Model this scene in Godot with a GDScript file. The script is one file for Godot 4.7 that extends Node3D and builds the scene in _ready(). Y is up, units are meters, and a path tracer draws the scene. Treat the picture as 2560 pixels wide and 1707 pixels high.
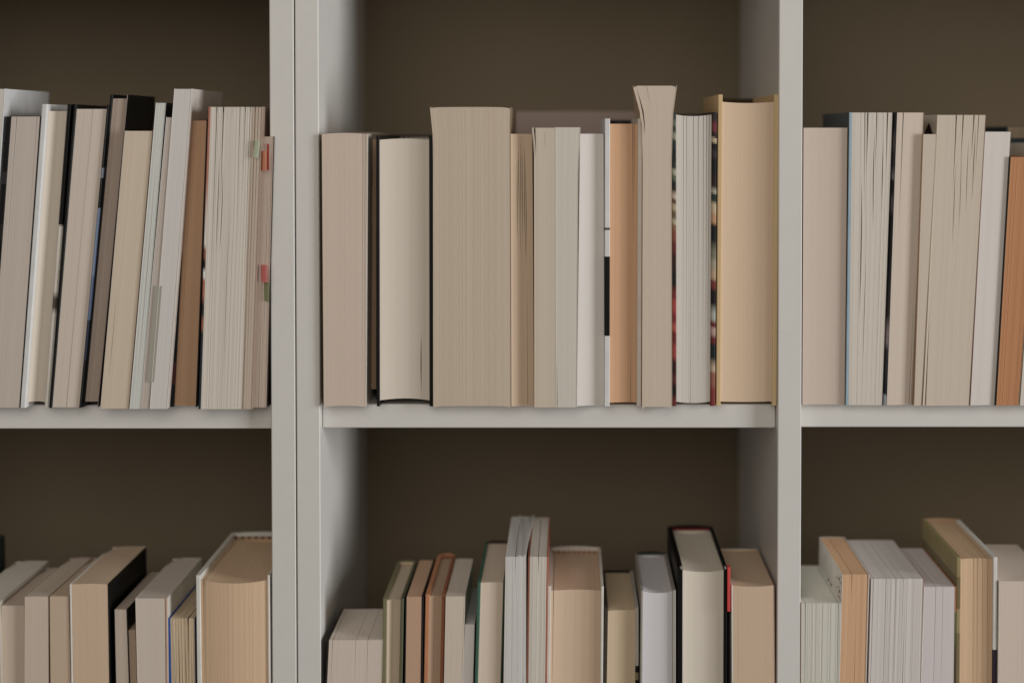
extends Node3D
# White bookcases seen from close by; every book stands with its fore-edge to the front.
# Units are metres. The fronts of the bookcases lie in the plane z = 0, y = 0 is the height of the camera.

const D := 1.153            # camera to the front of the bookcases
const U := 0.00031          # metres per photograph pixel on that front
const F := D / U
const PITCH := 0.0239
var sx := -(1421.0 - 1280.0) / F
var sy := tan(PITCH) - (853.5 - 330.0) / F
var cam_basis := Basis(Vector3.RIGHT, -PITCH)
var rng := RandomNumberGenerator.new()
var M := {}
var K := 1.97               # paper seen at this fraction of its base colour
var shelf_top := {}         # world height of the shelf that each row stands on

func _ready():
	rng.seed = 20411
	# ---------------------------------------------------------------- camera
	var cam := Camera3D.new()
	cam.name = "camera"
	cam.projection = Camera3D.PROJECTION_FRUSTUM
	cam.near = 0.05
	cam.far = 30.0
	cam.size = 2.0 * cam.near * (1280.0 * 682.0 / 1024.0) / F
	cam.frustum_offset = Vector2(sx, sy) * cam.near
	cam.transform = Transform3D(cam_basis, Vector3(0, 0, D))
	var at := CameraAttributesPhysical.new()
	at.frustum_focal_length = 50.0
	at.frustum_focus_distance = D - 0.004
	at.exposure_aperture = 1.9
	cam.attributes = at
	add_child(cam)
	cam.current = true
	# ---------------------------------------------------------------- light: a dim room, one broad window to the right
	var env := Environment.new()
	env.background_mode = Environment.BG_COLOR
	env.background_color = Color(1.0, 0.955, 0.90)
	env.background_energy_multiplier = 0.115
	env.tonemap_mode = Environment.TONE_MAPPER_LINEAR
	env.tonemap_exposure = 0.98
	env.sdfgi_enabled = true
	env.ssao_enabled = true
	env.ssil_enabled = true
	var we := WorldEnvironment.new()
	we.name = "world_environment"
	we.environment = env
	add_child(we)
	var win := AreaLight3D.new()
	win.name = "window_light"
	win.area_size = Vector2(1.15, 2.4)
	win.light_color = Color(0.99, 0.99, 0.99)
	win.light_energy = 12.0
	win.area_range = 8.0
	win.shadow_enabled = true
	add_child(win)
	win.look_at_from_position(Vector3(4.0, 0.12, 1.66), Vector3(0.0, -0.15, 0.0))
	# an added fill light, unseen, high in front of the bookcases
	var ceil := AreaLight3D.new()
	ceil.name = "fill_light"
	ceil.area_size = Vector2(2.4, 1.8)
	ceil.light_color = Color(1.0, 0.965, 0.92)
	ceil.light_energy = 2.3
	ceil.area_range = 8.0
	ceil.shadow_enabled = true
	add_child(ceil)
	ceil.look_at_from_position(Vector3(-0.3, 1.0, 2.4), Vector3(0.0, -0.15, 0.0))
	materials()
	bookcases()
	upper_left()
	upper_middle()
	upper_right()
	lower_left()
	lower_middle()
	lower_right()

# ------------------------------------------------------------------ basics
func lin(c) -> Color:
	return Color(c[0] / 255.0, c[1] / 255.0, c[2] / 255.0).srgb_to_linear()

func paint(c, k := -1.0) -> Color:
	var l := lin(c) * (K if k < 0.0 else k)
	l = l.lerp(Color(1, 1, 1) * l.get_luminance(), 0.24)
	l = Color(l.r * 1.01, l.g, l.b * 0.99)
	return l * minf(1.0, 0.85 / maxf(l.r, maxf(l.g, l.b)))

func spot(px: float, py: float, z: float) -> Vector3:
	var d := cam_basis * Vector3((px - 1280.0) / F + sx, (853.5 - py) / F + sy, -1.0)
	return Vector3(0, 0, D) + d * ((z - D) / d.z)

var names := {}
func numbered(s: String) -> String:
	if not names.has(s):
		names[s] = 0
		return s
	names[s] += 1
	return "%s_%03d" % [s, names[s]]

func noise_tex(freq: float, lo: float, hi: float, seed_: int, bump := false) -> NoiseTexture2D:
	var n := FastNoiseLite.new()
	n.seed = seed_
	n.frequency = freq
	n.fractal_octaves = 4
	var t := NoiseTexture2D.new()
	t.width = 512
	t.height = 512
	t.seamless = true
	t.noise = n
	if bump:
		t.as_normal_map = true
		t.bump_strength = lo
	else:
		var g := Gradient.new()
		g.set_color(0, Color(lo, lo, lo))
		g.set_color(1, Color(hi, hi, hi))
		t.color_ramp = g
	return t

func material(rough: float, tex: Texture2D, scale: float, bump: Texture2D = null, bump_scale := 0.3) -> StandardMaterial3D:
	var m := StandardMaterial3D.new()
	m.vertex_color_use_as_albedo = true
	m.roughness = rough
	m.metallic_specular = 0.35
	if tex:
		m.albedo_texture = tex
	m.uv1_triplanar = true
	m.uv1_world_triplanar = true
	m.uv1_scale = Vector3.ONE * scale
	if bump:
		m.normal_enabled = true
		m.normal_texture = bump
		m.normal_scale = bump_scale
	return m

func materials():
	var grain := noise_tex(0.35, 0.90, 1.0, 3)
	var soft := noise_tex(0.012, 0.93, 1.0, 5)
	M.paper = material(0.95, grain, 9.0)
	M.paper.metallic_specular = 0.2
	M.cover = material(0.5, soft, 7.0)
	M.cloth = material(0.85, grain, 12.0)
	M.board = material(0.42, noise_tex(0.02, 0.985, 1.0, 15), 5.0)
	M.back = material(0.8, noise_tex(0.25, 0.93, 1.0, 21), 7.0)
	M.tab = material(0.6, null, 1.0)
	M.tab.backlight_enabled = true
	M.tab.backlight = Color(0.3, 0.3, 0.3)

# ------------------------------------------------------------------ mesh gathering
class Gather:
	var v := PackedVector3Array()
	var n := PackedVector3Array()
	var c := PackedColorArray()
	var i := PackedInt32Array()
	func quad(a: Vector3, b: Vector3, cc: Vector3, d: Vector3, col: Color, towards: Vector3):
		# corners in order round the quad; the normal is turned towards the given side
		var nn := (b - a).cross(d - a)
		if nn.length_squared() < 1e-20:
			nn = (cc - b).cross(d - b)
		nn = nn.normalized() if nn.length_squared() > 1e-24 else towards
		var flip := nn.dot(towards) < 0.0
		if flip:
			nn = -nn
		quad_n(a, b, cc, d, col, col, nn, nn, not flip)
	func quad_n(a: Vector3, b: Vector3, cc: Vector3, d: Vector3, c0: Color, c1: Color, n0: Vector3, n1: Vector3, ccw: bool):
		var k := v.size()
		v.append(a); v.append(b); v.append(cc); v.append(d)
		n.append(n0); n.append(n0); n.append(n1); n.append(n1)
		c.append(c0); c.append(c0); c.append(c1); c.append(c1)
		if ccw:      # seen counter-clockwise from its front: front faces run clockwise here
			i.append(k); i.append(k + 2); i.append(k + 1); i.append(k); i.append(k + 3); i.append(k + 2)
		else:
			i.append(k); i.append(k + 1); i.append(k + 2); i.append(k); i.append(k + 2); i.append(k + 3)
	func mesh() -> ArrayMesh:
		var a := []
		a.resize(Mesh.ARRAY_MAX)
		a[Mesh.ARRAY_VERTEX] = v
		a[Mesh.ARRAY_NORMAL] = n
		a[Mesh.ARRAY_COLOR] = c
		a[Mesh.ARRAY_INDEX] = i
		var m := ArrayMesh.new()
		m.add_surface_from_arrays(Mesh.PRIMITIVE_TRIANGLES, a)
		return m

func part(called: String, g: Gather, m: Material, parent: Node3D) -> MeshInstance3D:
	var o := MeshInstance3D.new()
	o.name = called
	o.mesh = g.mesh()
	o.material_override = m
	parent.add_child(o, true)
	return o

func thing(called: String, label: String, category: String, where: Vector3, group := "") -> Node3D:
	var o := Node3D.new()
	o.name = numbered(called)
	o.position = where
	o.set_meta("label", label)
	o.set_meta("category", category)
	if group != "":
		o.set_meta("group", group)
	add_child(o)
	return o

# a box with all edges chamfered
func chamfer_box(g: Gather, lo: Vector3, hi: Vector3, c: float, col: Color):
	var mid := (lo + hi) * 0.5
	var h := (hi - lo) * 0.5
	for ax in 3:
		var b := (ax + 1) % 3
		var d := (ax + 2) % 3
		for s in [-1.0, 1.0]:
			var pts := []
			for q in [[-1, -1], [1, -1], [1, 1], [-1, 1]]:
				var p := Vector3.ZERO
				p[ax] = s * h[ax]
				p[b] = q[0] * (h[b] - c)
				p[d] = q[1] * (h[d] - c)
				pts.append(mid + p)
			var nn := Vector3.ZERO
			nn[ax] = s
			g.quad(pts[0], pts[1], pts[2], pts[3], col, nn)
		# edges that run along ax
		for s1 in [-1.0, 1.0]:
			for s2 in [-1.0, 1.0]:
				var e := []
				for q in [[-1, 0], [1, 0], [1, 1], [-1, 1]]:
					var p := Vector3.ZERO
					p[ax] = q[0] * (h[ax] - c)
					p[b] = s1 * (h[b] - (c if q[1] == 1 else 0.0))
					p[d] = s2 * (h[d] - (c if q[1] == 0 else 0.0))
					e.append(mid + p)
				var nn := Vector3.ZERO
				nn[b] = s1
				nn[d] = s2
				g.quad(e[0], e[1], e[2], e[3], col, nn)
	for s0 in [-1.0, 1.0]:
		for s1 in [-1.0, 1.0]:
			for s2 in [-1.0, 1.0]:
				var s := Vector3(s0, s1, s2)
				var p0 := mid + s * Vector3(h.x, h.y - c, h.z - c)
				var p1 := mid + s * Vector3(h.x - c, h.y, h.z - c)
				var p2 := mid + s * Vector3(h.x - c, h.y - c, h.z)
				g.quad(p0, p1, p2, p2, col, s)

# ------------------------------------------------------------------ the bookcases
func bookcases():
	var white := Color(0.77, 0.757, 0.73)
	var X := func(px): return (px - 1421.0) * U
	var Y := func(py): return spot(1421, py, 0.0).y
	var top: float = Y.call(-600.0)
	var bottom: float = Y.call(2330.0)
	var back := -0.262
	for cell in [["left", 1018.0], ["middle", 1016.0], ["right", 1014.0]]:
		shelf_top["upper_" + cell[0]] = Y.call(cell[1])
		shelf_top["lower_" + cell[0]] = Y.call(2150.0)
	var left := thing("bookcase", "white bookcase on the left, its right side panel against the neighbouring white bookcase", "bookcase", Vector3(X.call(110.0), bottom, back), "white bookcases standing side by side")
	var right := thing("bookcase", "wider white bookcase with a divider between its middle and right compartments", "bookcase", Vector3(X.call(1970.0), bottom, back), "white bookcases standing side by side")
	var upright := func(parent: Node3D, called: String, x0: float, x1: float):
		var g := Gather.new()
		var o := parent.position
		chamfer_box(g, Vector3(x0, bottom, back) - o, Vector3(x1, top, 0.0) - o, 0.0007, white)
		part(called, g, M.board, parent)
	upright.call(left, "side_panel", X.call(-534.0), X.call(-476.0))
	upright.call(left, "side_panel", X.call(674.6), X.call(735.4))
	upright.call(right, "side_panel", X.call(738.4), X.call(797.3))
	upright.call(right, "divider", X.call(1946.6), X.call(2006.0))
	upright.call(right, "side_panel", X.call(3155.0), X.call(3214.0))
	var th := 60.0 * U
	for c in [[left, -476.0, 674.6, "left", -100.0], [right, 797.3, 1946.6, "middle", -230.0], [right, 2006.0, 3155.0, "right", -260.0]]:  # last value: unseen top shelf, height set for the light on the back panel
		var par: Node3D = c[0]
		var o := par.position
		for yy in [shelf_top["upper_" + c[3]], shelf_top["lower_" + c[3]], Y.call(c[4]) + th]:
			var g := Gather.new()
			chamfer_box(g, Vector3(X.call(c[1]) + 0.0004, yy - th, back) - o, Vector3(X.call(c[2]) - 0.0004, yy, -0.010) - o, 0.0006, white)
			part("shelf", g, M.board, par)
		var g2 := Gather.new()
		chamfer_box(g2, Vector3(X.call(c[1]) - 0.006, bottom, back - 0.006) - o, Vector3(X.call(c[2]) + 0.006, top, back - 0.0005) - o, 0.0004, Color(0.285, 0.228, 0.16))
		part("back_panel", g2, M.back, par)

# ------------------------------------------------------------------ the books
# x of an edge line at height y; the line is a list of (x, y) from top to bottom, carried on straight past its ends
func along(line: Array, y: float) -> float:
	var k := 0
	while k < line.size() - 2 and y < line[k + 1].y:
		k += 1
	var a: Vector2 = line[k]
	var b: Vector2 = line[k + 1]
	return lerpf(a.x, b.x, (y - a.y) / (b.y - a.y))

# a slab along an edge line: boards and paper covers. stops: list of [y, face colour] from the top down.
func slab(g: Gather, inner: Array, outer: Array, y1: float, y0: float, zf: float, zb: float, stops: Array, c: float, edge = null, o := Vector3.ZERO, blend := false, straight := []):
	var side := signf(along(outer, y1) - along(inner, y1))
	for k in stops.size():
		var ya: float = y1 if k == 0 else stops[k][0]
		var yb: float = y0 if k == stops.size() - 1 else stops[k + 1][0]
		var steps := maxi(1, int(absf(ya - yb) / (0.0012 if blend else 0.02)))
		var ecol := Color.BLACK
		for j in steps:
			var col: Color = stops[k][1]
			ecol = edge if edge != null else col
			var rows := []
			for y in [lerpf(ya, yb, j / float(steps)), lerpf(ya, yb, (j + 1) / float(steps))]:
				var xi := along(inner, y)
				var xo := along(outer, y)
				var xd := along(straight, y) - xi if straight.size() else 0.0   # how far the back edge stands aside
				rows.append([Vector3(xi + xd, y, zb) - o, Vector3(xi, y, zf - c) - o, Vector3(xi + side * c, y, zf) - o, Vector3(xo - side * c, y, zf) - o, Vector3(xo, y, zf - c) - o, Vector3(xo + xd, y, zb) - o])
			var ns := [Vector3(-side, 0, 0), Vector3(-side, 0, 1), Vector3(0, 0, 1), Vector3(side, 0, 1), Vector3(side, 0, 0), Vector3(0, 0, -1)]
			for q in 6:
				var q2 := (q + 1) % 6
				g.quad(rows[0][q], rows[0][q2], rows[1][q2], rows[1][q], (sample(stops, rows[0][2].y + o.y - 0.0006 + side * (q - 2) * 0.0005) if blend else ecol) if q >= 1 and q <= 3 else col, ns[q])
			for e in ([0] if k == 0 and j == 0 else []) + ([1] if k == stops.size() - 1 and j == steps - 1 else []):
				var r: Array = rows[e]
				var up := Vector3(0, 1 if e == 0 else -1, 0)
				g.quad(r[0], r[1], r[4], r[5], ecol if c < 0.0003 else col, up)
				g.quad(r[1], r[2], r[3], r[4], ecol, up)

func sample(stops: Array, y: float) -> Color:
	var k := 0
	while k < stops.size() - 1 and stops[k + 1][0] > y:
		k += 1
	if k == stops.size() - 1:
		return stops[k][1]
	var q := clampf(((stops[k][0] - y) / (stops[k][0] - stops[k + 1][0]) - 0.55) / 0.45, 0.0, 1.0)
	return stops[k][1].lerp(stops[k + 1][1], q)

# The block of pages: columns of leaves with their own height and set, gaps where leaves have parted.
func page_block(b: Dictionary, L: Array, R: Array, y1: float, y0: float, o: Vector3) -> Gather:
	var g := Gather.new()
	var zf: float = b.zf
	var zb: float = zf - b.depth
	var wide := along(R, y0) - along(L, y0)
	var base: Color = paint(b.paper)
	var rough: float = b.get("rough", 0.00005) * 0.28
	var vary: float = b.get("vary", 0.05) * 0.45
	var cell: float = b.get("leaf", 0.00045)
	var second = b.get("second")            # a run of another paper: [from s, to s, colour]
	# columns: [width, gap?, z left, z right, tone, y offset, gap spec]
	var cols := []
	var s := 0.0
	var walk := 0.0
	var gaps: Array = b.get("gaps", []).duplicate()
	gaps.sort_custom(func(p, q): return p[0] < q[0])
	while s < 0.999:
		while gaps.size() and gaps[0][0] <= s:
			cols.append([gaps[0][1] * 0.7 * U / wide, true, 0.0, 0.0, 1.0, -0.004, gaps[0]])
			gaps.pop_front()
		var w := minf(cell * rng.randf_range(0.35, 1.7) / wide, 1.0 - s)
		walk = walk * 0.85 + rng.randfn(0.0, 1.0) * 0.5
		var tone := 1.0 + vary * clampf(0.55 * walk + rng.randfn(0.0, 0.6), -2.2, 1.6)
		if rng.randf() < 0.05:
			tone *= 1.0 - vary * 2.0
		var zo := rng.randfn(0.0, 1.0) * rough
		cols.append([w, false, zo + rng.randfn(0.0, 0.5) * rough, zo + rng.randfn(0.0, 0.5) * rough, tone, rng.randfn(0.0, 1.0) * rough * 0.6, null])
		s += w
	var nr := 26
	var conc: float = b.get("conc", 0.0)
	var tilt: float = b.get("tilt", 0.0) * 0.5   # right side further back than the left
	var sag: float = b.get("sag", 0.0) * U
	var corner: float = b.get("corner", 0.0) * U
	var n := cols.size()
	# positions: for each row the left and right x of each column
	var xs := []
	for j in nr + 1:
		var t := j / float(nr)
		var y := lerpf(y0, y1, t)
		var xl := along(L, y)
		var xr := along(R, y)
		var total := 0.0
		var ws := PackedFloat32Array()
		for col in cols:
			var w: float = col[0]
			if col[1]:
				var ta: float = col[6][2]
				var tb: float = col[6][3]
				if tb >= 1.0:
					w *= clampf((t - ta) / (1.0 - ta), 0.0, 1.0)
				elif ta <= 0.0:
					w *= clampf(1.0 - t / tb, 0.0, 1.0)
				else:
					w *= sin(PI * clampf((t - ta) / (tb - ta), 0.0, 1.0))
			ws.append(w)
			total += w
		var row := PackedFloat32Array()
		var acc := 0.0
		for w in ws:
			row.append(lerpf(xl, xr, acc / total))
			acc += w
			row.append(lerpf(xl, xr, acc / total))
		xs.append(row)
	var base_l: Array = b.get("base_l", L)
	var base_r: Array = b.get("base_r", R)
	var bx := func(x: float, y: float) -> float:
		var xl := along(L, y)
		return lerpf(along(base_l, y), along(base_r, y), (x - xl) / (along(R, y) - xl))
	var S := PackedFloat32Array()
	var acc0 := 0.0
	var tot0 := 0.0
	for col in cols:
		tot0 += 0.0 if col[1] else col[0]
	for col in cols:
		S.append(acc0 / tot0)
		acc0 += 0.0 if col[1] else col[0]
	S.append(1.0)
	var colour := []
	for i in n:
		var k: Color = base
		if second != null and S[i] >= second[0] and S[i] < second[1]:
			k = paint(second[2])
		colour.append(Color(minf(k.r * cols[i][4], 0.9), minf(k.g * cols[i][4], 0.9), minf(k.b * lerpf(1.0, cols[i][4], 1.15), 0.9)))
	var rb: float = b.get("round_back", 0.0)
	var zfun := func(sv: float) -> float:
		return zf - conc * 4.0 * sv * (1.0 - sv) - tilt * sv
	var drop := func(sv: float) -> float:
		var cnr := clampf(1.0 - minf(sv, 1.0 - sv) / 0.12, 0.0, 1.0)
		return sag * 4.0 * sv * (1.0 - sv) + corner * cnr * cnr
	for i in n:
		var col: Array = cols[i]
		var back_off: float = -0.010 if col[1] else 0.0
		var za: float = zfun.call(S[i]) + col[2] + back_off
		var zc: float = zfun.call(S[i + 1]) + col[3] + back_off
		var da: float = drop.call(S[i])
		var dc: float = drop.call(S[i + 1])
		var cc: Color = colour[i]
		var yo: float = col[5]
		var prev := Vector2(zfun.call(S[i]) + cols[i - 1][3] + (-0.010 if cols[i - 1][1] else 0.0), 0) if i > 0 else Vector2(za, 0)
		for j in nr:
			var t0 := j / float(nr)
			var t1 := (j + 1) / float(nr)
			var ya := lerpf(y0, y1, t0)
			var yb := lerpf(y0, y1, t1)
			var last := 1.0 if j == nr - 1 else 0.0
			var a := Vector3(xs[j][2 * i], ya - da, za) - o
			var bb := Vector3(xs[j][2 * i + 1], ya - dc, zc) - o
			var c2 := Vector3(xs[j + 1][2 * i + 1], yb - dc + yo * last, zc) - o
			var d := Vector3(xs[j + 1][2 * i], yb - da + yo * last, za) - o
			g.quad(a, bb, c2, d, cc, Vector3(0, 0, 1))
			if absf(prev.x - za) > 0.00001:
				var p := Vector3(0, 0, prev.x - za)
				g.quad(a, a + p, d + p, d, cc, Vector3(1 if za > prev.x else -1, 0, 0) * -1.0)
		# the top, front to back
		var tx0: float = xs[nr][2 * i]
		var tx1: float = xs[nr][2 * i + 1]
		var ta := Vector3(tx0, y1 - da + yo, za) - o
		var tb := Vector3(tx1, y1 - dc + yo, zc) - o
		var u0 := clampf(1.0 - S[i] / 0.35, 0.0, 1.0)
		var u1 := clampf(1.0 - S[i + 1] / 0.35, 0.0, 1.0)
		var tc := Vector3(bx.call(tx1, y1), y1 - dc + yo, zb + rb * u1 * u1) - o
		var td := Vector3(bx.call(tx0, y1), y1 - da + yo, zb + rb * u0 * u0) - o
		g.quad(ta, tb, tc, td, cc, Vector3.UP)
		if i > 0 and absf(cols[i - 1][5] - yo) > 0.00001:
			var q := Vector3(0, cols[i - 1][5] - yo, 0)
			g.quad(ta, ta + q, td + q, td, cc, Vector3(1 if yo < cols[i - 1][5] else -1, 0, 0))
		# the bottom
		g.quad(Vector3(xs[0][2 * i], y0 - da, za) - o, Vector3(xs[0][2 * i + 1], y0 - dc, zc) - o, Vector3(xs[0][2 * i + 1], y0 - dc, zb) - o, Vector3(xs[0][2 * i], y0 - da, zb) - o, cc, Vector3.DOWN)
	for e in 2:
		for j in nr:
			var k := 0 if e == 0 else 2 * n - 1
			var ya := lerpf(y0, y1, j / float(nr))
			var yb := lerpf(y0, y1, (j + 1) / float(nr))
			var z1: float = zfun.call(float(e)) - rough
			g.quad(Vector3(xs[j][k], ya, z1) - o, Vector3(bx.call(xs[j][k], ya), ya, zb) - o, Vector3(bx.call(xs[j + 1][k], yb), yb, zb) - o, Vector3(xs[j + 1][k], yb, z1) - o, colour[0 if e == 0 else n - 1], Vector3(-1 if e == 0 else 1, 0, 0))
	g.quad(Vector3(xs[0][0], y0, zb) - o, Vector3(xs[0][2 * n - 1], y0, zb) - o, Vector3(bx.call(xs[nr][2 * n - 1], y1), y1, zb) - o, Vector3(bx.call(xs[nr][0], y1), y1, zb) - o, base, Vector3(0, 0, -1))
	return g

func moved(line: Array, dx: float) -> Array:
	return line.map(func(p): return p + Vector2(dx, 0))

func stops_of(spec, zf: float, y1: float) -> Array:
	# a colour, or a list of [pixel height, colour] from the top down
	if typeof(spec[0]) == TYPE_ARRAY:
		var out := []
		for s in spec:
			out.append([spot(1421, s[0], zf).y, paint(s[1])])
		return out
	return [[y1, paint(spec)]]

# Lx, Rx: [[px, py], ...] from top to bottom, the left and right edge of the pages in the photograph; py_top: their top.
func book(label: String, row: String, L_px: Array, R_px: Array, py_top: float, b: Dictionary) -> Node3D:
	b.zf = b.get("zf", 0.0)
	b.depth = b.get("depth", 0.125 if row.begins_with("upper") else 0.105)
	var hard: bool = b.has("boards")
	var zf: float = b.zf
	var L := []
	var R := []
	for p in L_px:
		var w := spot(p[0], p[1], zf)
		L.append(Vector2(w.x, w.y))
	for p in R_px:
		var w := spot(p[0], p[1], zf)
		R.append(Vector2(w.x, w.y))
	for k in ["base_l", "base_r"]:
		if b.has(k):
			b[k] = b[k].map(func(p): var w := spot(p[0], p[1], zf); return Vector2(w.x, w.y))
	var foot: float = shelf_top[row] + 0.0003
	var y1 := spot(1421, py_top, zf).y
	var y0: float = foot + (b.get("lift", 11.0) * U if hard else 0.0)
	var zb := zf - float(b.depth)
	var o := Vector3((along(L, foot) + along(R, foot)) * 0.5, foot, (zf + zb) * 0.5)
	var t := thing("book", label, "book", o, b.get("group", ""))
	part("page_block", page_block(b, L, R, y1, y0, o), M.paper, t)
	var covers: Array = b.boards if hard else b.get("covers", [[200, 195, 185], [200, 195, 185]])
	var widths: Array = b.get("thick", [9.0, 9.0] if hard else [1.1, 1.1])
	var edges: Array = b.get("edges", [null, null])
	var ctop := y1 + (0.0002 if not hard else 0.003)
	if b.has("cover_top"):
		ctop = spot(1421, b.cover_top, zf).y
	var cz: float = zf + (0.0015 if hard else b.get("lip", 0.0002))
	var cm: Material = M.cloth if b.get("cloth", false) else M.cover
	var sides := []
	for k in 2:
		if covers[k] == null:
			sides.append(moved(L if k == 0 else R, 0.0))
			continue
		var inner := moved(L if k == 0 else R, (-1.0 if k == 0 else 1.0) * 0.00004)
		var outer := moved(inner, (-1.0 if k == 0 else 1.0) * widths[k] * U)
		sides.append(outer)
		var g := Gather.new()
		var zt: float = cz - (b.get("tilt", 0.0) * 0.5 if k == 1 else 0.0)
		var ed = paint(edges[k]) if edges[k] != null else null
		slab(g, inner, outer, ctop, foot, zt, zb - 0.0004 + (b.get("round_back", 0.0) if k == 0 else 0.0), stops_of(covers[k], zf, ctop), minf(0.0012 if b.get("blend", false) else 0.0005, widths[k] * U * 0.3), ed, o, b.get("blend", false), b.get("base_l" if k == 0 else "base_r", []))
		part("cover", g, cm, t)
	# the spine, bulging away from the front
	var sp = b.get("spine")
	if sp == null and covers[0] != null:
		sp = covers[0] if typeof(covers[0][0]) != TYPE_ARRAY else covers[0][covers[0].size() - 1][1]
	if sp != null:
		var g := Gather.new()
		var sc := paint(sp)
		var bulge := 0.005 if hard else 0.0006
		var th := 0.002 if hard else 0.0004
		var prev := []
		for k in 9:
			var q := k / 8.0
			var now := []
			for y in [ctop, foot]:
				var xa := along(b.get("base_l", sides[0]), y)
				var xb := along(b.get("base_r", sides[1]), y)
				var u := clampf(1.0 - q / 0.35, 0.0, 1.0)
				var z: float = zb - 0.0006 - bulge * 4.0 * q * (1.0 - q) + float(b.get("round_back", 0.0)) * u * u
				now.append(Vector3(lerpf(xa, xb, q), y, z) - o)
			if k > 0:
				var dz := Vector3(0, 0, -th)
				g.quad(prev[0], now[0], now[1], prev[1], sc, Vector3(0, 0, 1))
				g.quad(prev[0] + dz, now[0] + dz, now[1] + dz, prev[1] + dz, sc, Vector3(0, 0, -1))
				g.quad(prev[0], now[0], now[0] + dz, prev[0] + dz, sc, Vector3.UP)
				g.quad(prev[1], now[1], now[1] + dz, prev[1] + dz, sc, Vector3.DOWN)
			prev = now
		part("spine", g, cm, t)
	if hard and b.has("headband"):
		var g := Gather.new()
		var xa := along(L, y1)
		var xb := along(R, y1)
		var cnt := 18
		for k in cnt:
			var hc := paint(b.headband[k % 2])
			var p := Vector3(lerpf(xa, xb, k / float(cnt)), y1 + 0.0002, zb + 0.0002) - o
			chamfer_box(g, p, p + Vector3((xb - xa) / cnt * 0.96, 0.0022, 0.0022), 0.0006, hc)
		part("headband", g, M.cloth, t.get_node("page_block"))
	return t

func two(xt: float, yt: float, xb: float, yb: float) -> Array:
	return [[xt, yt], [xb, yb]]

func flap(t: Node3D, called: String, x0: float, y0: float, x1: float, y1: float, z: float, out_: float, col, lean := 0.0):
	# a paper page marker standing out of the leaves; pixel box at depth z
	var g := Gather.new()
	var a := spot(x0, y0, z) - t.position
	var c := spot(x1, y1, z) - t.position
	var k := paint(col)
	var pts := []
	for j in 5:
		var q := j / 4.0
		pts.append(Vector3(lerpf(a.x, c.x, q), 0, a.z + out_ * sin(q * PI * 0.5)))
	for j in 4:
		var p0: Vector3 = pts[j]
		var p1: Vector3 = pts[j + 1]
		var dx0 := Vector3(lean * U * 0.5, 0, 0)
		var up0 := Vector3(p0.x, a.y, p0.z) + dx0
		var up1 := Vector3(p1.x, a.y, p1.z) + dx0
		var dn0 := Vector3(p0.x, c.y, p0.z) - dx0
		var dn1 := Vector3(p1.x, c.y, p1.z) - dx0
		var th := Vector3(0, 0, -0.0001)
		g.quad(up0, up1, dn1, dn0, k, Vector3(0, 0, 1))
		g.quad(up0 + th, up1 + th, dn1 + th, dn0 + th, k, Vector3(0, 0, -1))
		g.quad(up0, up1, up1 + th, up0 + th, k, Vector3.UP)
		g.quad(dn0, dn1, dn1 + th, dn0 + th, k, Vector3.DOWN)
	part(called, g, M.tab, t.get_node("page_block"))

const BLACK := [10, 11, 13]
const WHITE := [186, 188, 190]
const CREAM := [176, 170, 158]

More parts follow.
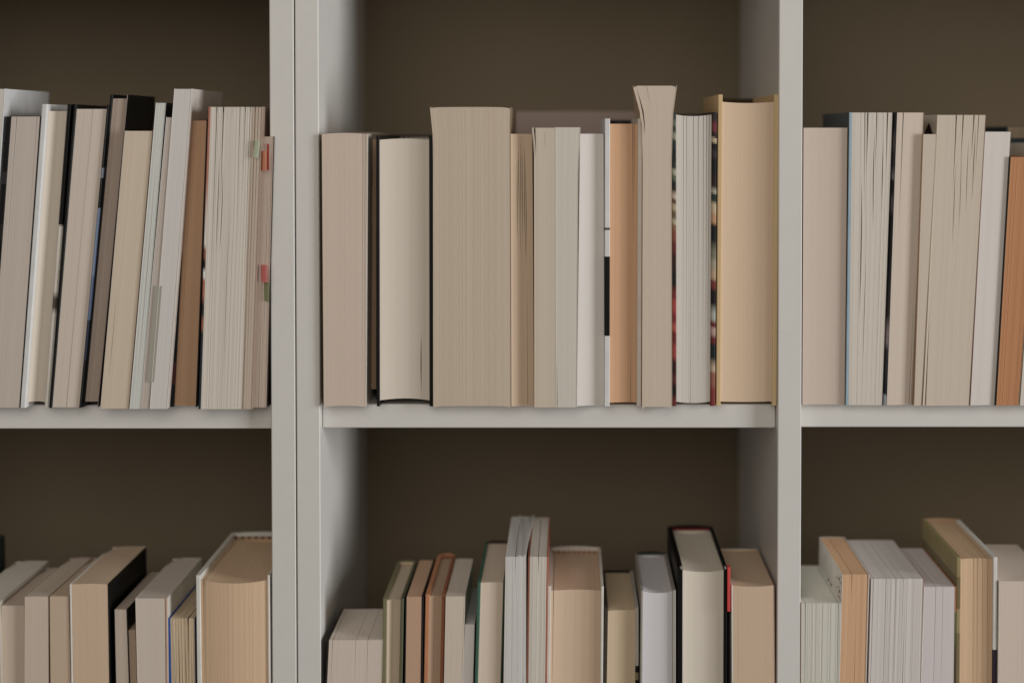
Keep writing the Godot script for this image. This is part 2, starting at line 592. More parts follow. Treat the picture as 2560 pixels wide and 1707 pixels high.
func upper_left():
	var r := "upper_left"
	book("tall white covered book with a navy spine at the upper left shelf end", r, two(-70, 223, -130, 1020), two(11, 223, -40, 1020), 223,
		{"zf": 0.004, "depth": 0.098, "paper": [176, 172, 165], "covers": [WHITE, WHITE], "spine": [22, 32, 48]})
	book("grey paged paperback with a worn black cover beside the tall white book", r, two(29, 292, -24, 1017), two(100, 292, 48, 1017), 292,
		{"zf": 0.003, "paper": [166, 156, 148], "covers": [[[292, BLACK], [430, [34, 33, 32]], [460, BLACK], [560, [26, 25, 24]], [600, BLACK]], [20, 18, 18]], "thick": [13.0, 3.0], "gaps": [[0.18, 1.5, 0.3, 1.0], [0.9, 1.2, 0.4, 1.0]]})
	book("white hardback with hollow fore-edge, its right board black at the top", r, two(121, 278, 68, 1003), two(168, 278, 113, 1003), 278,
		{"zf": 0.002, "paper": [182, 173, 160], "conc": 0.004, "boards": [WHITE, [[262, BLACK], [552, BLACK], [566, [180, 175, 165]], [705, [176, 170, 160]], [745, [70, 62, 54]], [785, [176, 172, 164]]]], "blend": true, "thick": [17.0, 12.0], "cover_top": 261, "lift": 13.0, "vary": 0.03})
	book("pale paperback leaves in a black hardback case with a blue band on its right board", r, two(192, 273, 131, 1018), two(268, 273, 199, 1018), 273,
		{"zf": 0.003, "paper": [176, 165, 154], "boards": [BLACK, [[262, BLACK], [420, [90, 96, 110]], [445, BLACK], [520, [84, 98, 124]], [690, [66, 80, 108]], [800, [26, 34, 46]], [900, BLACK]]], "thick": [7.0, 4.5], "cover_top": 262, "lift": 1.0, "gaps": [[0.5, 1.6, 0.0, 0.9], [0.52, 1.0, 0.4, 1.0]], "spine": BLACK})
	book("thin black hardback standing above its neighbours, with grey brown pages", r, two(283, 247, 213, 1003), two(318, 247, 246, 1003), 247,
		{"zf": -0.001, "depth": 0.072, "paper": [150, 134, 122], "boards": [BLACK, BLACK], "thick": [7.0, 2.0], "cover_top": 237, "lift": 13.0, "rough": 0.0002, "vary": 0.12, "edges": [null, [120, 105, 98]]})
	book("plain beige paperback between the thin black hardback and a white strip of pages", r, two(313, 328, 252, 1019), two(381, 328, 321, 1019), 328,
		{"zf": 0.007, "paper": [176, 162, 143], "covers": [[150, 140, 128], [120, 92, 66]], "gaps": [[0.2, 1.6, 0.1, 0.42]], "vary": 0.04})
	book("slim bright white book with a black right cover, left of the grey slim one", r, two(391, 258, 325, 1019), two(414, 258, 350, 1019), 258,
		{"zf": 0.008, "paper": [178, 182, 178], "covers": [[182, 184, 182], BLACK], "rough": 0.0002, "vary": 0.07, "gaps": [[0.55, 1.5, 0.1, 0.8]], "edges": [null, [150, 150, 146]]})
	var t := book("slim pinkish grey book with a dull green patch low on its page edges", r, two(417, 294, 352, 1019), two(434, 294, 372, 1019), 294,
		{"zf": 0.0075, "paper": [164, 154, 147], "covers": [[190, 188, 182], [120, 112, 104]], "rough": 0.0002, "vary": 0.08})
	stain(t, [[386, 715], [405, 715], [385, 955], [366, 955]], 0.0081, [134, 132, 121])
	book("tall slender white book rising highest before the big brown one", r, two(437, 223, 375, 1022), two(478, 223, 416, 1022), 223,
		{"zf": 0.008, "depth": 0.10, "paper": [176, 174, 172], "covers": [[180, 178, 174], [170, 164, 156]], "vary": 0.035})
	book("brown paged hardback, its page edges dark tan with one pale line", r, two(473, 302, 436, 1013), two(517, 302, 490, 1013), 302,
		{"zf": -0.002, "paper": [158, 122, 90], "boards": [[[295, BLACK], [905, [60, 22, 20]], [960, BLACK]], [24, 20, 18]], "thick": [12.0, 4.0], "cover_top": 298, "lift": 2.0, "vary": 0.07, "second": [0.24, 0.28, [160, 125, 95]]})
	book("thick off-white paperback with many parted leaves and an orange and teal cover edge", r, two(527, 268, 502, 1022), two(654, 268, 628, 1022), 268,
		{"zf": 0.009, "paper": [178, 172, 162], "covers": [[[268, [150, 92, 70]], [590, [190, 185, 178]], [626, [120, 70, 40]], [655, [24, 20, 18]], [678, [190, 186, 180]], [702, [140, 80, 55]], [765, [26, 32, 34]], [800, [120, 66, 40]], [835, [24, 34, 38]]], [130, 110, 95]], "blend": true, "thick": [6.0, 2.0], "rough": 0.0002, "vary": 0.08, "leaf": 0.0008,
		"gaps": [[0.12, 3.5, 0.35, 1.0], [0.17, 3.0, 0.5, 0.85], [0.22, 5.0, 0.65, 1.0], [0.25, 3.0, 0.5, 0.8], [0.42, 1.5, 0.1, 0.7], [0.57, 2.2, 0.5, 1.0], [0.68, 3.0, 0.7, 1.0], [0.76, 2.2, 0.2, 1.0], [0.82, 2.0, 0.0, 0.9], [0.86, 2.6, 0.1, 1.0], [0.93, 2.0, 0.0, 1.0]], "second": [0.80, 1.0, [160, 145, 130]]})
	t = book("low paperback with colored page markers, half hidden by the white upright", r, two(656, 342, 634, 1020), two(684, 342, 666, 1020), 342,
		{"zf": 0.002, "paper": [158, 144, 132], "covers": [[150, 140, 130], [40, 32, 28]], "rough": 0.0003, "vary": 0.1, "gaps": [[0.35, 1.6, 0.0, 0.6], [0.6, 1.6, 0.2, 0.9]]})
	flap(t, "page_marker", 634, 352, 651, 395, 0.009, 0.004, [176, 190, 165], 6.0)
	flap(t, "page_marker", 651, 377, 671, 427, 0.003, 0.006, [228, 148, 108])
	flap(t, "page_marker", 667, 360, 673, 425, 0.0025, 0.001, [150, 48, 44])
	flap(t, "page_marker", 652, 661, 672, 704, 0.003, 0.006, [218, 116, 110])
	flap(t, "page_marker", 660, 706, 674, 752, 0.0025, 0.002, [104, 112, 78])

# ink or a stain that lies on the page edges: a thin sheet just proud of them
func stain(t: Node3D, quad_px: Array, z: float, col):
	var g := Gather.new()
	var p := []
	for q in quad_px:
		p.append(spot(q[0], q[1], z) - t.position)
	g.quad(p[0], p[1], p[2], p[3], paint(col), Vector3(0, 0, 1))
	part("printed_edge", g, M.paper, t.get_node("page_block"))

func upper_middle():
	var r := "upper_middle"
	book("rosy beige paperback at the left end of the middle shelf, against the white panel", r, two(805, 339, 810, 1017), two(917, 334, 913, 1016), 336,
		{"zf": 0.003, "paper": [176, 160, 146], "covers": [[120, 108, 80], [182, 172, 158]], "vary": 0.03, "sag": -3.0, "gaps": [[0.93, 1.6, 0.0, 1.0], [0.965, 1.6, 0.0, 1.0]]})
	book("brown book pushed back into the dark gap beside the black hardback", r, two(920, 349, 920, 968), two(941, 349, 941, 968), 349,
		{"zf": -0.030, "depth": 0.12, "paper": [186, 152, 120], "boards": [[20, 18, 17], [20, 18, 17]], "thick": [1.0, 1.0], "lift": 26.0, "cover_top": 342})
	book("black cased hardback with smooth cream pages beside the thickest paperback", r, two(949, 350, 950, 1000), two(1073, 350, 1074, 1000), 350,
		{"zf": -0.001, "paper": [178, 169, 156], "conc": 0.0035, "sag": -3.0, "boards": [BLACK, BLACK], "thick": [7.5, 9.5], "cover_top": 339, "lift": 14.0, "vary": 0.025, "rough": 0.00004, "headband": [[24, 20, 18], [110, 100, 90]], "gaps": [[0.82, 3.5, 0.02, 0.25]]})
	book("thickest paperback, broad tan page block flaring at its top left corner", r, [[1076, 270], [1079, 300], [1083.5, 345], [1084, 1016]], [[1276, 268], [1275, 320], [1277, 1016]], 269,
		{"zf": 0.001, "paper": [168, 153, 135], "covers": [[150, 135, 118], [120, 100, 80]], "base_l": two(1083, 269, 1084, 1016), "base_r": two(1275, 269, 1277, 1016), "vary": 0.045, "sag": -1.0, "corner": 3.0, "rough": 0.0001})
	book("narrow tan paperback with dark splits between its leaves near the top", r, two(1277, 335, 1279, 1016), two(1330, 335, 1335, 1016), 335,
		{"zf": 0.001, "paper": [172, 150, 124], "conc": 0.0015, "tilt": 0.003, "covers": [[140, 120, 98], [110, 85, 62]], "vary": 0.06, "rough": 0.00015,
		"gaps": [[0.3, 2.0, 0.6, 0.9], [0.36, 2.2, 0.72, 0.99], [0.40, 1.6, 0.55, 0.86], [0.46, 2.4, 0.7, 0.99], [0.52, 2.0, 0.6, 0.97], [0.6, 3.2, 0.62, 0.97], [0.64, 2.4, 0.5, 0.82], [0.7, 1.5, 0.0, 0.5]]})
	book("beige streaked paperback with a curling left cover, twin height with the whiter one", r, [[1331, 320], [1336, 370], [1337, 1018]], two(1388, 319, 1388.5, 1018), 320,
		{"zf": 0.005, "paper": [172, 160, 143], "covers": [[170, 150, 130], [186, 180, 168]], "vary": 0.06, "gaps": [[0.05, 6.0, 0.9, 1.0], [0.5, 1.2, 0.92, 0.99]]})
	book("whitish paperback right beside the beige streaked one of the same height", r, two(1390, 319, 1391, 1018), [[1450, 318], [1448, 370], [1445, 420], [1441, 1018]], 319,
		{"zf": 0.005, "paper": [174, 169, 160], "covers": [[188, 182, 172], [165, 158, 148]], "vary": 0.03, "gaps": [[0.01, 2.4, 0.0, 0.2]]})
	book("smooth greyish white paperback just left of the white and black cover edge", r, two(1451, 335, 1443, 1016), two(1509, 335, 1511, 1016), 335,
		{"zf": 0.000, "paper": [180, 176, 172], "conc": 0.0015, "tilt": 0.007, "covers": [[176, 172, 168], [110, 96, 84]], "vary": 0.02, "rough": 0.00004})
	book("orange tan paged hardback whose white left board carries a long black band", r, two(1525, 310, 1524, 1006), two(1595, 310, 1592, 1006), 310,
		{"zf": -0.001, "paper": [178, 136, 98], "conc": 0.0015, "tilt": 0.002, "boards": [[[296, WHITE], [569, [70, 66, 62]], [575, WHITE], [641, BLACK], [839, WHITE]], [176, 172, 164]], "thick": [13.0, 11.0], "cover_top": 297, "lift": 8.0, "vary": 0.07, "spine": [40, 30, 26], "gaps": [[0.82, 2.4, 0.55, 1.0], [0.88, 2.0, 0.7, 1.0], [0.78, 1.4, 0.0, 0.3]]})
	book("tall paperback with leaves flaring out widely at the top", r, [[1583, 215], [1587, 230], [1597, 260], [1605, 305], [1608, 400], [1606, 1017]], [[1691, 215], [1688, 235], [1681, 290], [1678, 400], [1679, 1017]], 215,
		{"zf": 0.003, "paper": [172, 158, 142], "covers": [[160, 140, 116], [170, 156, 140]], "vary": 0.025, "rough": 0.00005, "corner": 6.0, "base_l": two(1607, 215, 1606, 1017), "base_r": two(1678, 215, 1679, 1017), "gaps": [[0.06, 4.5, 0.86, 0.975], [0.3, 0.7, 0.92, 1.0]]})
	var art_l := [[281, [34, 40, 34]], [305, [78, 84, 68]], [318, [43, 50, 38]], [335, [109, 112, 95]], [352, [26, 35, 32]], [380, [19, 23, 23]], [412, [31, 40, 34]], [425, [119, 119, 103]], [440, [60, 70, 53]], [456, [21, 25, 23]], [488, [143, 129, 114]], [500, [73, 52, 38]], [512, [133, 119, 91]], [530, [78, 66, 42]], [552, [134, 127, 99]], [562, [105, 77, 49]], [578, [104, 54, 37]], [610, [78, 29, 26]], [640, [41, 21, 20]], [690, [19, 20, 20]], [728, [93, 25, 25]], [752, [131, 43, 38]], [790, [100, 27, 26]], [812, [138, 56, 45]], [832, [85, 23, 23]], [868, [123, 43, 37]], [905, [42, 18, 18]], [942, [71, 28, 25]], [965, [27, 14, 14]], [998, [86, 29, 28]]]
	var art_r := [[281, [36, 29, 29]], [312, [94, 34, 41]], [336, [33, 23, 26]], [346, [147, 133, 107]], [360, [15, 15, 18]], [380, [46, 35, 38]], [398, [15, 18, 18]], [452, [36, 23, 24]], [476, [127, 124, 109]], [486, [22, 38, 32]], [512, [152, 136, 108]], [540, [154, 112, 77]], [565, [17, 18, 20]], [628, [94, 93, 75]], [655, [126, 119, 98]], [682, [145, 120, 91]], [704, [95, 33, 27]], [728, [20, 17, 18]], [782, [128, 131, 124]], [808, [85, 25, 26]], [820, [141, 113, 106]], [845, [85, 23, 26]], [862, [19, 27, 27]], [918, [148, 128, 107]], [932, [120, 71, 57]], [975, [109, 39, 35]]]
	book("hardback in a painterly red and green jacket with fine grey page lines", r, two(1690, 290, 1691, 1006), two(1779, 290, 1775, 1006), 287,
		{"zf": -0.002, "paper": [174, 169, 162], "conc": 0.001, "tilt": 0.001, "sag": 4.0, "blend": true, "boards": [art_l, art_r], "thick": [11.0, 13.0], "cover_top": 281, "lift": 10.0, "vary": 0.03, "spine": [24, 22, 22], "rough": 0.0001,
		"gaps": [[0.22, 1.4, 0.0, 1.0], [0.31, 1.6, 0.0, 1.0], [0.40, 1.3, 0.0, 0.999], [0.50, 1.6, 0.0, 1.0], [0.64, 1.8, 0.0, 1.0], [0.79, 1.6, 0.0, 1.0], [0.87, 1.8, 0.0, 1.0], [0.92, 1.6, 0.0, 1.0]]})
	book("yellow cased hardback at the right end of the middle shelf, against the divider", r, two(1806, 256, 1801, 1005), two(1935, 256, 1930, 1005), 255,
		{"zf": -0.003, "depth": 0.13, "paper": [178, 154, 126], "conc": 0.003, "sag": 3.0, "tilt": 0.001, "boards": [[176, 148, 98], [176, 150, 102]], "thick": [11.0, 11.5], "cover_top": 237, "lift": 10.0, "vary": 0.03, "spine": [60, 44, 24], "cloth": true, "headband": [[24, 18, 16], [40, 26, 20]]})
	# a broad book lying against the back, seen above the row
	var g := Gather.new()
	var a := spot(1262, 279, -0.20)
	var b := spot(1640, 279, -0.20)
	var foot: float = shelf_top[r] + 0.0003
	var o := Vector3((a.x + b.x) * 0.5, foot, -0.21)
	var t := thing("book", "wide mauve grey book standing face out at the back behind the tan paperbacks", "book", o)
	chamfer_box(g, Vector3(a.x, foot + 0.003, -0.216) - o, Vector3(b.x - 0.003, a.y - 0.003, -0.204) - o, 0.0005, paint([170, 160, 145]))
	part("page_block", g, M.paper, t)
	for z in [-0.2038, -0.2184]:
		g = Gather.new()
		chamfer_box(g, Vector3(a.x, foot, z) - o, Vector3(b.x, a.y, z + 0.0022) - o, 0.0007, paint([138, 120, 112]))
		part("cover", g, M.cloth, t)
	g = Gather.new()
	chamfer_box(g, Vector3(a.x - 0.0026, foot, -0.2184) - o, Vector3(a.x - 0.0002, a.y, -0.2016) - o, 0.0008, paint([138, 120, 112]))
	part("spine", g, M.cloth, t)

func upper_right():
	var r := "upper_right"
	book("smooth rosy paperback at the left end of the right shelf, against the divider", r, two(2009, 320, 2006, 1012), two(2119, 321, 2112, 1012), 320,
		{"zf": -0.002, "paper": [172, 158, 146], "covers": [[90, 50, 46], [120, 98, 74]], "vary": 0.02, "rough": 0.00004, "conc": 0.001, "tilt": 0.003})
	book("off-white paperback with a light blue cover edge and parted leaves", r, two(2130, 283, 2121, 1013), two(2231, 282, 2205, 1013), 282,
		{"zf": -0.001, "depth": 0.118, "paper": [180, 174, 164], "covers": [[24, 32, 34], [40, 34, 34]], "thick": [7.0, 1.2], "edges": [[120, 148, 166], null], "vary": 0.06, "rough": 0.00014, "leaf": 0.0008,
		"gaps": [[0.28, 3.6, 0.3, 0.78], [0.33, 3.0, 0.66, 1.0], [0.36, 4.6, 0.8, 1.0], [0.40, 1.8, 0.15, 0.5], [0.56, 3.0, 0.6, 0.95], [0.61, 3.6, 0.78, 1.0], [0.77, 2.8, 0.66, 0.92], [0.84, 4.6, 0.78, 1.0]]})
	book("smooth beige paperback behind a speckled black cover edge, one long split", r, two(2243, 282, 2217, 1012), two(2310, 282, 2281, 1012), 282,
		{"zf": -0.001, "paper": [174, 161, 148], "covers": [[[284, BLACK], [350, [46, 38, 40]], [385, [24, 22, 24]], [440, [70, 62, 66]], [452, BLACK], [500, [48, 42, 46]], [540, BLACK], [740, [26, 22, 24]], [830, [96, 84, 86]], [875, [34, 30, 32]], [960, [20, 24, 26]], [980, [20, 24, 26]], [988, [110, 120, 124]]], [120, 96, 72]], "blend": true, "thick": [10.0, 2.0], "vary": 0.025, "tilt": 0.004, "gaps": [[0.22, 3.2, 0.55, 1.0], [0.9, 2.0, 0.0, 0.5], [0.95, 2.2, 0.0, 0.45]]})
	book("low narrow paperback in front of the cover with a dark triangle", r, two(2309, 336, 2286, 1013), two(2342, 336, 2303, 1013), 336,
		{"zf": 0.001, "paper": [172, 160, 145], "covers": [[150, 125, 100], [150, 120, 92]], "vary": 0.03})
	var t := book("beige paperback with several splits in its upper right leaves", r, two(2345, 288, 2308, 1013), two(2464, 289, 2422, 1013), 288,
		{"zf": 0.001, "depth": 0.105, "paper": [174, 162, 147], "covers": [[176, 166, 154], [110, 84, 70]], "vary": 0.035, "rough": 0.00006,
		"gaps": [[0.02, 5.0, 0.0, 0.35], [0.41, 5.0, 0.72, 1.0], [0.43, 2.4, 0.55, 0.84], [0.54, 5.0, 0.82, 1.0], [0.56, 2.0, 0.6, 0.88], [0.68, 2.2, 0.66, 0.92], [0.75, 5.0, 0.84, 1.0], [0.81, 3.0, 0.7, 0.97], [0.85, 3.0, 0.76, 1.0]]})
	var g := Gather.new()     # flat dark triangle laid on its left cover, near the spine
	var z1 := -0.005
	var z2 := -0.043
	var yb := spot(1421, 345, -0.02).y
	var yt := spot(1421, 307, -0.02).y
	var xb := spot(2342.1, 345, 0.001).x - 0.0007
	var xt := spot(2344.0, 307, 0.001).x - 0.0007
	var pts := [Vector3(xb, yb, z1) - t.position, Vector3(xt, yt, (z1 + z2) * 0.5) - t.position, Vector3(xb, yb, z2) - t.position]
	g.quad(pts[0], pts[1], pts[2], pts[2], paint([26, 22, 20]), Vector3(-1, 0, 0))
	part("dark_triangle", g, M.cover, t.get_node("cover"))
	book("bright white paperback left of the rust colored pages", r, two(2463, 330, 2426, 1013), two(2529, 329, 2487, 1013), 330,
		{"zf": 0.000, "paper": [184, 178, 174], "covers": [[120, 90, 80], [90, 84, 66]], "vary": 0.02, "rough": 0.00004, "tilt": 0.004})
	book("small book with rust brown page edges near the right edge of the photo", r, two(2527, 393, 2491, 1013), two(2592, 393, 2545, 1013), 393,
		{"zf": 0.000, "depth": 0.09, "paper": [166, 112, 68], "covers": [[24, 22, 18], [150, 120, 90]], "vary": 0.12, "rough": 0.00015, "thick": [3.0, 1.5]})
	book("pale book cut off by the right edge beside the rust brown one", r, two(2598, 360, 2551, 1013), two(2680, 360, 2640, 1013), 360,
		{"zf": 0.000, "paper": [178, 172, 164]})
	book("dark teal book with ribbed brown pages pushed back behind the rust brown one", r, two(2519, 318, 2500, 960), two(2600, 318, 2580, 960), 318,
		{"zf": -0.10, "depth": 0.10, "paper": [120, 104, 80], "boards": [[26, 40, 46], [26, 40, 46]], "rough": 0.0004, "vary": 0.2, "thick": [6.0, 6.0], "cover_top": 317.0, "leaf": 0.0016})
	belly(393)

# the teal paper band round that book
func belly(_py: float):
	var t: Node3D = get_child(get_child_count() - 1)
	var g := Gather.new()
	var a := spot(2512, 346, -0.0965)
	var b := spot(2606, 430, -0.0965)
	chamfer_box(g, Vector3(a.x, b.y, -0.0969) - t.position, Vector3(b.x, a.y, -0.0962) - t.position, 0.0002, paint([24, 38, 44]))
	part("paper_band", g, M.cover, t)

func lower_left():
	var r := "lower_left"
	book("tall dark teal book mostly outside the left edge, lower shelf", r, two(-230, 1458, -222, 1707), two(-152, 1458, -146, 1707), 1458,
		{"depth": 0.125, "paper": [168, 155, 140], "boards": [[26, 40, 40], [26, 40, 40]]})
	book("white topped paperback with a bowed cover at the left edge, lower shelf", r, two(-90, 1505, -84, 1707), two(-4, 1505, 2, 1707), 1505,
		{"round_back": 0.022, "depth": 0.11, "paper": [178, 172, 160], "covers": [[170, 165, 155], [160, 152, 140]]})
	book("beige paperback left of the twin tan ones on the lower left shelf", r, two(4, 1513, 3, 1707), two(61, 1513, 61, 1707), 1513,
		{"zf": -0.004, "round_back": 0.022, "depth": 0.10, "paper": [170, 155, 140], "covers": [[120, 104, 88], [130, 112, 96]], "vary": 0.03})
	book("pinkish beige paperback beside the slightly darker tan one of equal height", r, two(63, 1491, 62, 1707), two(121, 1492, 122, 1707), 1491,
		{"round_back": 0.022, "depth": 0.105, "paper": [172, 157, 142], "covers": [[150, 134, 118], [90, 66, 50]], "vary": 0.025, "sag": -1.0})
	book("tan paperback squeezed left of the white edged book with a black side", r, two(125, 1491, 127, 1707), two(171, 1489, 176, 1707), 1490,
		{"round_back": 0.022, "depth": 0.105, "paper": [168, 148, 126], "covers": [[120, 100, 80], [140, 120, 100]], "vary": 0.03})
	book("paperback with a white left edge and a solid black right cover", r, two(179, 1459, 183, 1707), two(269, 1463, 273, 1707), 1460,
		{"zf": 0.001, "round_back": 0.022, "depth": 0.104, "paper": [176, 152, 126], "covers": [[190, 188, 182], BLACK], "thick": [5.5, 2.5], "vary": 0.03, "sag": -1.5})
	book("thin book with a black right cover, short of the black sided paperback", r, two(287, 1523, 291, 1707), two(316, 1524, 322, 1707), 1523,
		{"zf": -0.002, "depth": 0.10, "paper": [160, 146, 132], "covers": [[30, 28, 26], BLACK], "thick": [2.0, 2.5], "vary": 0.06})
	book("lowest slim tan book in the gap beside the pale paperback", r, two(321, 1574, 325, 1707), two(338, 1574, 342, 1707), 1574,
		{"zf": -0.003, "depth": 0.06, "paper": [150, 128, 108], "covers": [[26, 22, 20], [120, 100, 84]], "vary": 0.05})
	book("pale paperback with a white right cover above the blue edged book", r, two(340, 1494, 345, 1707), two(412, 1497, 414, 1707), 1495,
		{"zf": 0.001, "round_back": 0.022, "depth": 0.108, "paper": [174, 163, 152], "covers": [[172, 162, 152], [188, 182, 172]], "thick": [1.5, 6.0], "vary": 0.03, "edges": [null, [150, 120, 98]]})
	book("loose leaved paperback between blue cover edges", r, two(426, 1545, 429, 1707), two(486, 1545, 488, 1707), 1545,
		{"zf": -0.001, "depth": 0.10, "paper": [170, 152, 124], "covers": [[22, 62, 128], [26, 38, 66]], "thick": [7.0, 3.0], "vary": 0.08, "rough": 0.0004,
		"gaps": [[0.15, 2.4, 0.6, 0.9], [0.3, 3.2, 0.55, 0.95], [0.45, 2.0, 0.5, 0.8], [0.6, 2.4, 0.6, 0.9], [0.75, 4.0, 0.6, 1.0], [0.85, 2.6, 0.5, 0.9]]})
	book("big hardback with white boards and a domed tan page block, against the white upright", r, two(502, 1449, 505, 1707), two(669, 1449, 671, 1707), 1449,
		{"zf": -0.001, "depth": 0.118, "paper": [184, 155, 122], "conc": -0.003, "sag": 6.0, "boards": [[190, 190, 184], [190, 186, 178]], "thick": [11.0, 5.5], "cover_top": 1436, "vary": 0.05, "rough": 0.0001, "leaf": 0.0008, "headband": [[60, 40, 28], [150, 120, 92]], "gaps": [[0.02, 2.0, 0.6, 1.0], [0.05, 1.8, 0.5, 1.0]]})

func lower_middle():
	var r := "lower_middle"
	book("lowest and squarest pale paperback at the left end of the lower middle shelf", r, two(823, 1599, 818, 1707), two(955, 1598, 953, 1707), 1599,
		{"zf": 0.001, "depth": 0.076, "paper": [176, 164, 152], "covers": [[36, 30, 26], [150, 140, 126]], "thick": [5.0, 1.5], "vary": 0.035, "gaps": [[0.06, 1.6, 0.6, 1.0], [0.5, 1.2, 0.7, 1.0], [0.72, 1.5, 0.6, 1.0]]})
	book("thin hardback with olive green boards beside the lowest pale paperback", r, two(968, 1500, 966, 1707), two(1002, 1500, 998, 1707), 1500,
		{"zf": -0.002, "depth": 0.096, "paper": [160, 145, 124], "conc": 0.003, "boards": [[100, 94, 64], [78, 76, 54]], "thick": [10.0, 8.0], "cover_top": 1494, "vary": 0.03, "headband": [[170, 150, 120], [160, 140, 110]]})
	book("brown paged thin paperback with a black right edge, between green and orange", r, two(1017, 1491, 1014, 1707), two(1054, 1491, 1051, 1707), 1491,
		{"zf": -0.001, "depth": 0.10, "paper": [166, 132, 104], "covers": [[28, 34, 30], [26, 24, 28]], "thick": [3.0, 5.0], "vary": 0.05})
	book("thin hardback with bright orange boards", r, two(1075, 1490, 1071, 1707), two(1105, 1490, 1100, 1707), 1490,
		{"zf": -0.002, "depth": 0.105, "paper": [150, 125, 100], "conc": 0.002, "boards": [[160, 104, 64], [128, 72, 44]], "thick": [11.0, 8.0], "cover_top": 1484, "vary": 0.05, "headband": [[150, 90, 50], [130, 70, 40]]})
	book("pale paperback tilting just right of the orange boards", r, two(1115.5, 1490, 1111, 1707), two(1161, 1490, 1155, 1707), 1490,
		{"zf": 0.001, "depth": 0.10, "paper": [174, 162, 148], "covers": [[170, 158, 144], [176, 166, 152]], "vary": 0.03})
	book("short white book sunk between the pale paperback and the green edged one", r, two(1164, 1560, 1157, 1707), two(1186, 1560, 1182, 1707), 1560,
		{"zf": -0.004, "depth": 0.09, "paper": [184, 182, 182], "covers": [[176, 174, 172], [120, 108, 96]], "vary": 0.03})
	book("beige paged hardback with dark green board edges", r, two(1202, 1456, 1195, 1707), two(1258, 1456, 1251, 1707), 1456,
		{"zf": -0.001, "depth": 0.11, "paper": [176, 160, 143], "conc": 0.001, "boards": [[44, 84, 70], [30, 50, 36]], "thick": [8.0, 5.0], "cover_top": 1453, "vary": 0.03, "tilt": 0.001, "spine": [50, 40, 30]})
	var t := book("bright white paperback, tall, its leaves parting in a notch at the back", r, two(1265, 1391, 1260, 1707), two(1314, 1391, 1314, 1707), 1391,
		{"zf": 0.001, "depth": 0.118, "paper": [180, 180, 178], "covers": [[178, 172, 164], [176, 172, 168]], "vary": 0.035, "rough": 0.00018, "gaps": [[0.45, 2.5, 0.9, 1.0], [0.86, 3.4, 0.3, 0.62], [0.86, 3.8, 0.0, 0.35]]})
	sheaf(t)
	book("whitish paperback with rust red cover edges, as tall as the notched white one", r, two(1325, 1391, 1321, 1707), two(1367, 1391, 1363, 1707), 1391,
		{"zf": 0.001, "depth": 0.118, "paper": [176, 171, 162], "covers": [[120, 70, 48], [150, 80, 56]], "thick": [5.0, 3.0], "vary": 0.05, "rough": 0.0002, "gaps": [[0.5, 2.4, 0.92, 1.0]]})
	book("thick hardback with cream boards and a ribbed brown headband", r, two(1378, 1476, 1375, 1707), two(1502, 1476, 1500, 1707), 1476,
		{"zf": -0.002, "depth": 0.104, "paper": [176, 152, 126], "conc": 0.003, "boards": [[190, 184, 174], [186, 182, 172]], "thick": [9.0, 7.0], "cover_top": 1463, "vary": 0.04, "headband": [[120, 84, 58], [160, 122, 92]], "gaps": [[0.04, 2.2, 0.5, 1.0], [0.62, 1.3, 0.0, 0.8]]})
	book("tan paperback with dark covers between the cream boards and the bluish white book", r, two(1520, 1526, 1517, 1707), two(1588, 1526, 1588, 1707), 1526,
		{"zf": -0.003, "depth": 0.10, "paper": [170, 150, 120], "conc": 0.001, "tilt": 0.003, "covers": [[52, 46, 36], [[1515, [150, 146, 138]], [1665, [20, 20, 18]], [1682, [110, 100, 70]], [1700, [20, 26, 22]]]], "thick": [9.0, 9.0], "vary": 0.05, "spine": [14, 14, 14], "cover_top": 1520})
	book("bluish white book with grey cover edges and sagging leaves", r, two(1608, 1478, 1606, 1707), two(1680, 1479, 1680, 1707), 1477,
		{"zf": 0.000, "depth": 0.10, "paper": [180, 179, 184], "conc": 0.001, "sag": 6.0, "boards": [[130, 126, 118], [132, 128, 122]], "thick": [6.0, 9.0], "cover_top": 1474, "vary": 0.02, "spine": [36, 38, 36], "headband": [[30, 32, 30], [70, 74, 68]]})
	t = book("black cased hardback with worn white corners and a red stripe on its right edge", r, two(1706.5, 1424, 1706, 1707), two(1809, 1428, 1808, 1707), 1424,
		{"zf": -0.002, "depth": 0.116, "paper": [176, 168, 154], "conc": 0.003, "sag": 8.0, "boards": [BLACK, BLACK], "thick": [13.0, 8.5], "cover_top": 1416, "vary": 0.02, "rough": 0.00004, "headband": [[110, 20, 24], [96, 16, 20]], "spine": BLACK})
	bits(t)
	book("tan paperback with white cover edges at the right end, against the divider", r, two(1833, 1462, 1834, 1707), two(1934, 1463, 1936, 1707), 1463,
		{"zf": 0.000, "depth": 0.10, "paper": [174, 150, 124], "covers": [[190, 186, 176], [150, 120, 96]], "thick": [5.0, 1.5], "vary": 0.03, "sag": 3.0, "tilt": 0.001})

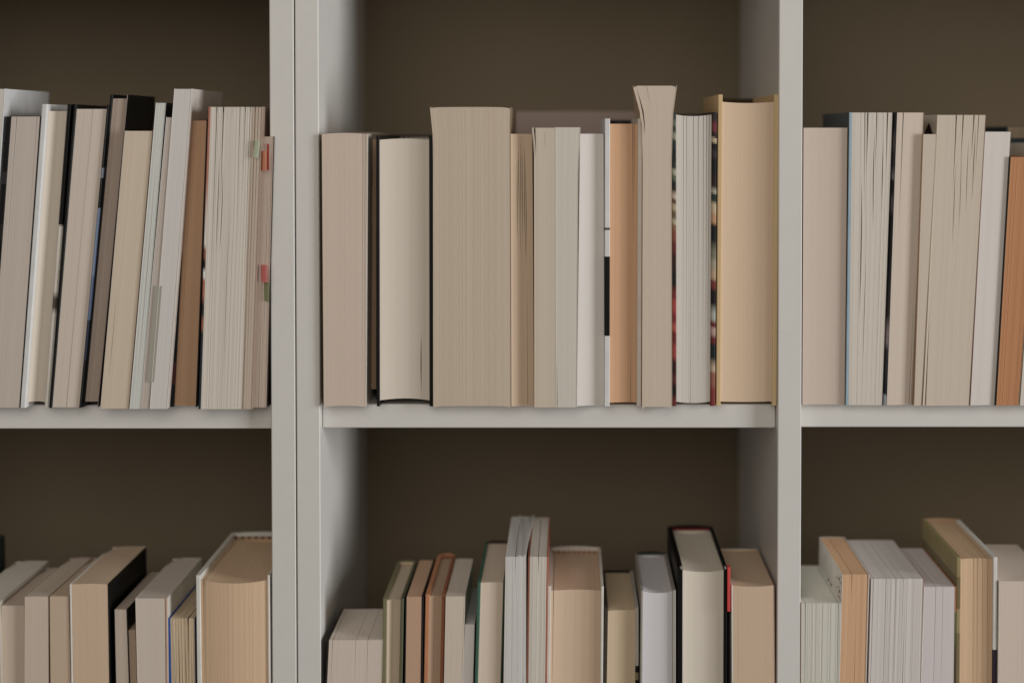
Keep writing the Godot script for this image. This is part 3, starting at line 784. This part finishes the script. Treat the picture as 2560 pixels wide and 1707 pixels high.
# leaves that stand up out of the block and lean apart towards its back
func sheaf(t: Node3D):
	for k in [[1297.0, -1.0], [1309.0, 1.0]]:
		var g := Gather.new()
		for j in 4:
			var a := spot(k[0] + j * 1.6, 1391, 0.0) - t.position
			var zb := a.z - 0.112
			var h := 0.0012
			var col := paint([182, 182, 180])
			for q in 6:
				var q0 := q / 6.0
				var q1 := (q + 1) / 6.0
				var f := func(q_: float) -> Vector3: return Vector3(a.x + k[1] * 0.0035 * q_ * q_ + j * 0.0002 * q_, 0, lerpf(a.z + 0.0002, zb, q_))
				var p0: Vector3 = f.call(q0)
				var p1: Vector3 = f.call(q1)
				var lo := Vector3(0, a.y - 0.006, 0)
				var hi0 := Vector3(0, a.y + h + 0.002 * q0, 0)
				var hi1 := Vector3(0, a.y + h + 0.002 * q1, 0)
				var w := Vector3(0.00042, 0, 0)
				g.quad(p0 + lo, p1 + lo, p1 + hi1, p0 + hi0, col, Vector3(-1, 0, 0))
				g.quad(p0 + lo + w, p1 + lo + w, p1 + hi1 + w, p0 + hi0 + w, col, Vector3(1, 0, 0))
				g.quad(p0 + hi0, p1 + hi1, p1 + hi1 + w, p0 + hi0 + w, col, Vector3.UP)
				if q == 0:
					g.quad(p0 + lo, p0 + lo + w, p0 + hi0 + w, p0 + hi0, col, Vector3(0, 0, 1))
		part("loose_leaves", g, M.paper, t.get_node("page_block"))

# the worn corners and the red stripe of the black hardback
func bits(t: Node3D):
	for x in [[1700.0, 1706.0], [1811.0, 1816.0]]:
		var g := Gather.new()
		var a := spot(x[0], 1415.6, 0.0012)
		var b := spot(x[1], 1424, 0.0012)
		chamfer_box(g, Vector3(a.x, b.y, -0.003) - t.position, Vector3(b.x, a.y, 0.0016) - t.position, 0.0009, paint([120, 114, 104]))
		part("worn_corner", g, M.cloth, t.get_node("cover" if x[0] < 1750.0 else "cover2"))
	var g2 := Gather.new()
	var a2 := spot(1818.4, 1417, 0.001)
	var b2 := spot(1825.6, 1528, 0.001)
	chamfer_box(g2, Vector3(a2.x, b2.y, -0.006) - t.position, Vector3(b2.x, a2.y, 0.0013) - t.position, 0.0003, paint([180, 46, 42]))
	part("red_stripe", g2, M.cover, t.get_node("cover2"))

func lower_right():
	var r := "lower_right"
	book("greenish white streaked paperback at the left end of the lower right shelf", r, two(2004, 1507, 2003, 1707), two(2100, 1508, 2096, 1707), 1507,
		{"zf": 0.000, "depth": 0.10, "paper": [174, 174, 164], "covers": [[150, 130, 118], [186, 186, 180]], "thick": [1.2, 3.0], "vary": 0.06, "rough": 0.00025, "gaps": [[0.08, 1.6, 0.4, 1.0], [0.96, 1.8, 0.0, 1.0]]})
	var t := book("orange paged paperback with a spotted white left cover", r, two(2107, 1435, 2099, 1707), two(2171, 1436, 2163, 1707), 1435,
		{"zf": 0.000, "depth": 0.105, "paper": [186, 146, 106], "covers": [[186, 180, 170], [180, 172, 164]], "vary": 0.06, "rough": 0.0001, "thick": [1.2, 2.6], "gaps": [[0.36, 2.4, 0.9, 1.0], [0.55, 1.2, 0.3, 0.9], [0.7, 1.0, 0.0, 0.6], [0.98, 2.0, 0.0, 1.0]]})
	var g := Gather.new()      # brown foxing on its left cover
	for k in 14:
		var z := -0.004 - rng.randf() * rng.randf() * 0.07
		var y := spot(2107, 1440 + rng.randf() * 60.0, z).y
		var s := rng.randf_range(0.0006, 0.0022)
		var x := spot(2107, 1440, 0).x - 0.0006 - (spot(2107, 1440, 0).y - y) * 0.03
		var p := Vector3(x, y, z) - t.position
		chamfer_box(g, p - Vector3(0.0002, s * 0.6, s), p + Vector3(0.0001, s * 0.6, s), 0.00008, paint([120, 92, 66]))
	part("brown_spots", g, M.paper, t.get_node("cover"))
	book("broad white paperback with many grey page streaks beside the orange one", r, two(2179, 1446, 2172, 1707), two(2308, 1447, 2301, 1707), 1446,
		{"zf": 0.000, "depth": 0.108, "paper": [178, 174, 172], "covers": [[170, 160, 154], [150, 120, 104]], "vary": 0.07, "rough": 0.0002, "leaf": 0.0008, "gaps": [[0.02, 2.2, 0.0, 1.0], [0.27, 1.8, 0.2, 1.0], [0.46, 1.8, 0.1, 1.0], [0.6, 1.6, 0.3, 1.0], [0.64, 2.0, 0.1, 0.9]]})
	book("lavender white paperback left of the yellow green hardback", r, two(2312, 1466, 2304, 1707), two(2387, 1467, 2384, 1707), 1466,
		{"zf": 0.000, "depth": 0.105, "paper": [178, 172, 174], "covers": [[188, 186, 184], [[1466, [150, 90, 44]], [1530, [74, 82, 44]], [1610, [70, 60, 40]]]], "thick": [2.5, 3.5], "vary": 0.035, "gaps": [[0.35, 1.8, 0.0, 1.0], [0.6, 1.2, 0.2, 1.0]]})
	book("tall hardback with a yellow green left board, its white right board purple lower down", r, two(2401, 1397, 2398, 1707), two(2482, 1397, 2480, 1707), 1397,
		{"zf": -0.002, "depth": 0.11, "paper": [176, 146, 112], "conc": 0.002, "tilt": 0.001, "boards": [[[1390, [124, 112, 68]], [1440, [98, 86, 52]], [1520, [128, 114, 76]], [1580, [104, 92, 58]]], [[1390, [188, 188, 184]], [1622, [46, 34, 50]]]], "thick": [10.5, 10.5], "cover_top": 1391, "vary": 0.08, "rough": 0.00015, "spine": [150, 118, 84], "gaps": [[0.42, 1.4, 0.0, 1.0], [0.55, 1.5, 0.3, 1.0], [0.7, 1.5, 0.0, 1.0], [0.85, 1.6, 0.2, 1.0]]})
	book("wide pale beige paperback cut off by the right edge, lower shelf", r, two(2501, 1452, 2498, 1707), two(2640, 1452, 2636, 1707), 1452,
		{"zf": 0.000, "depth": 0.10, "paper": [180, 166, 154], "covers": [[184, 176, 164], [170, 160, 150]], "thick": [4.0, 1.5], "vary": 0.03})
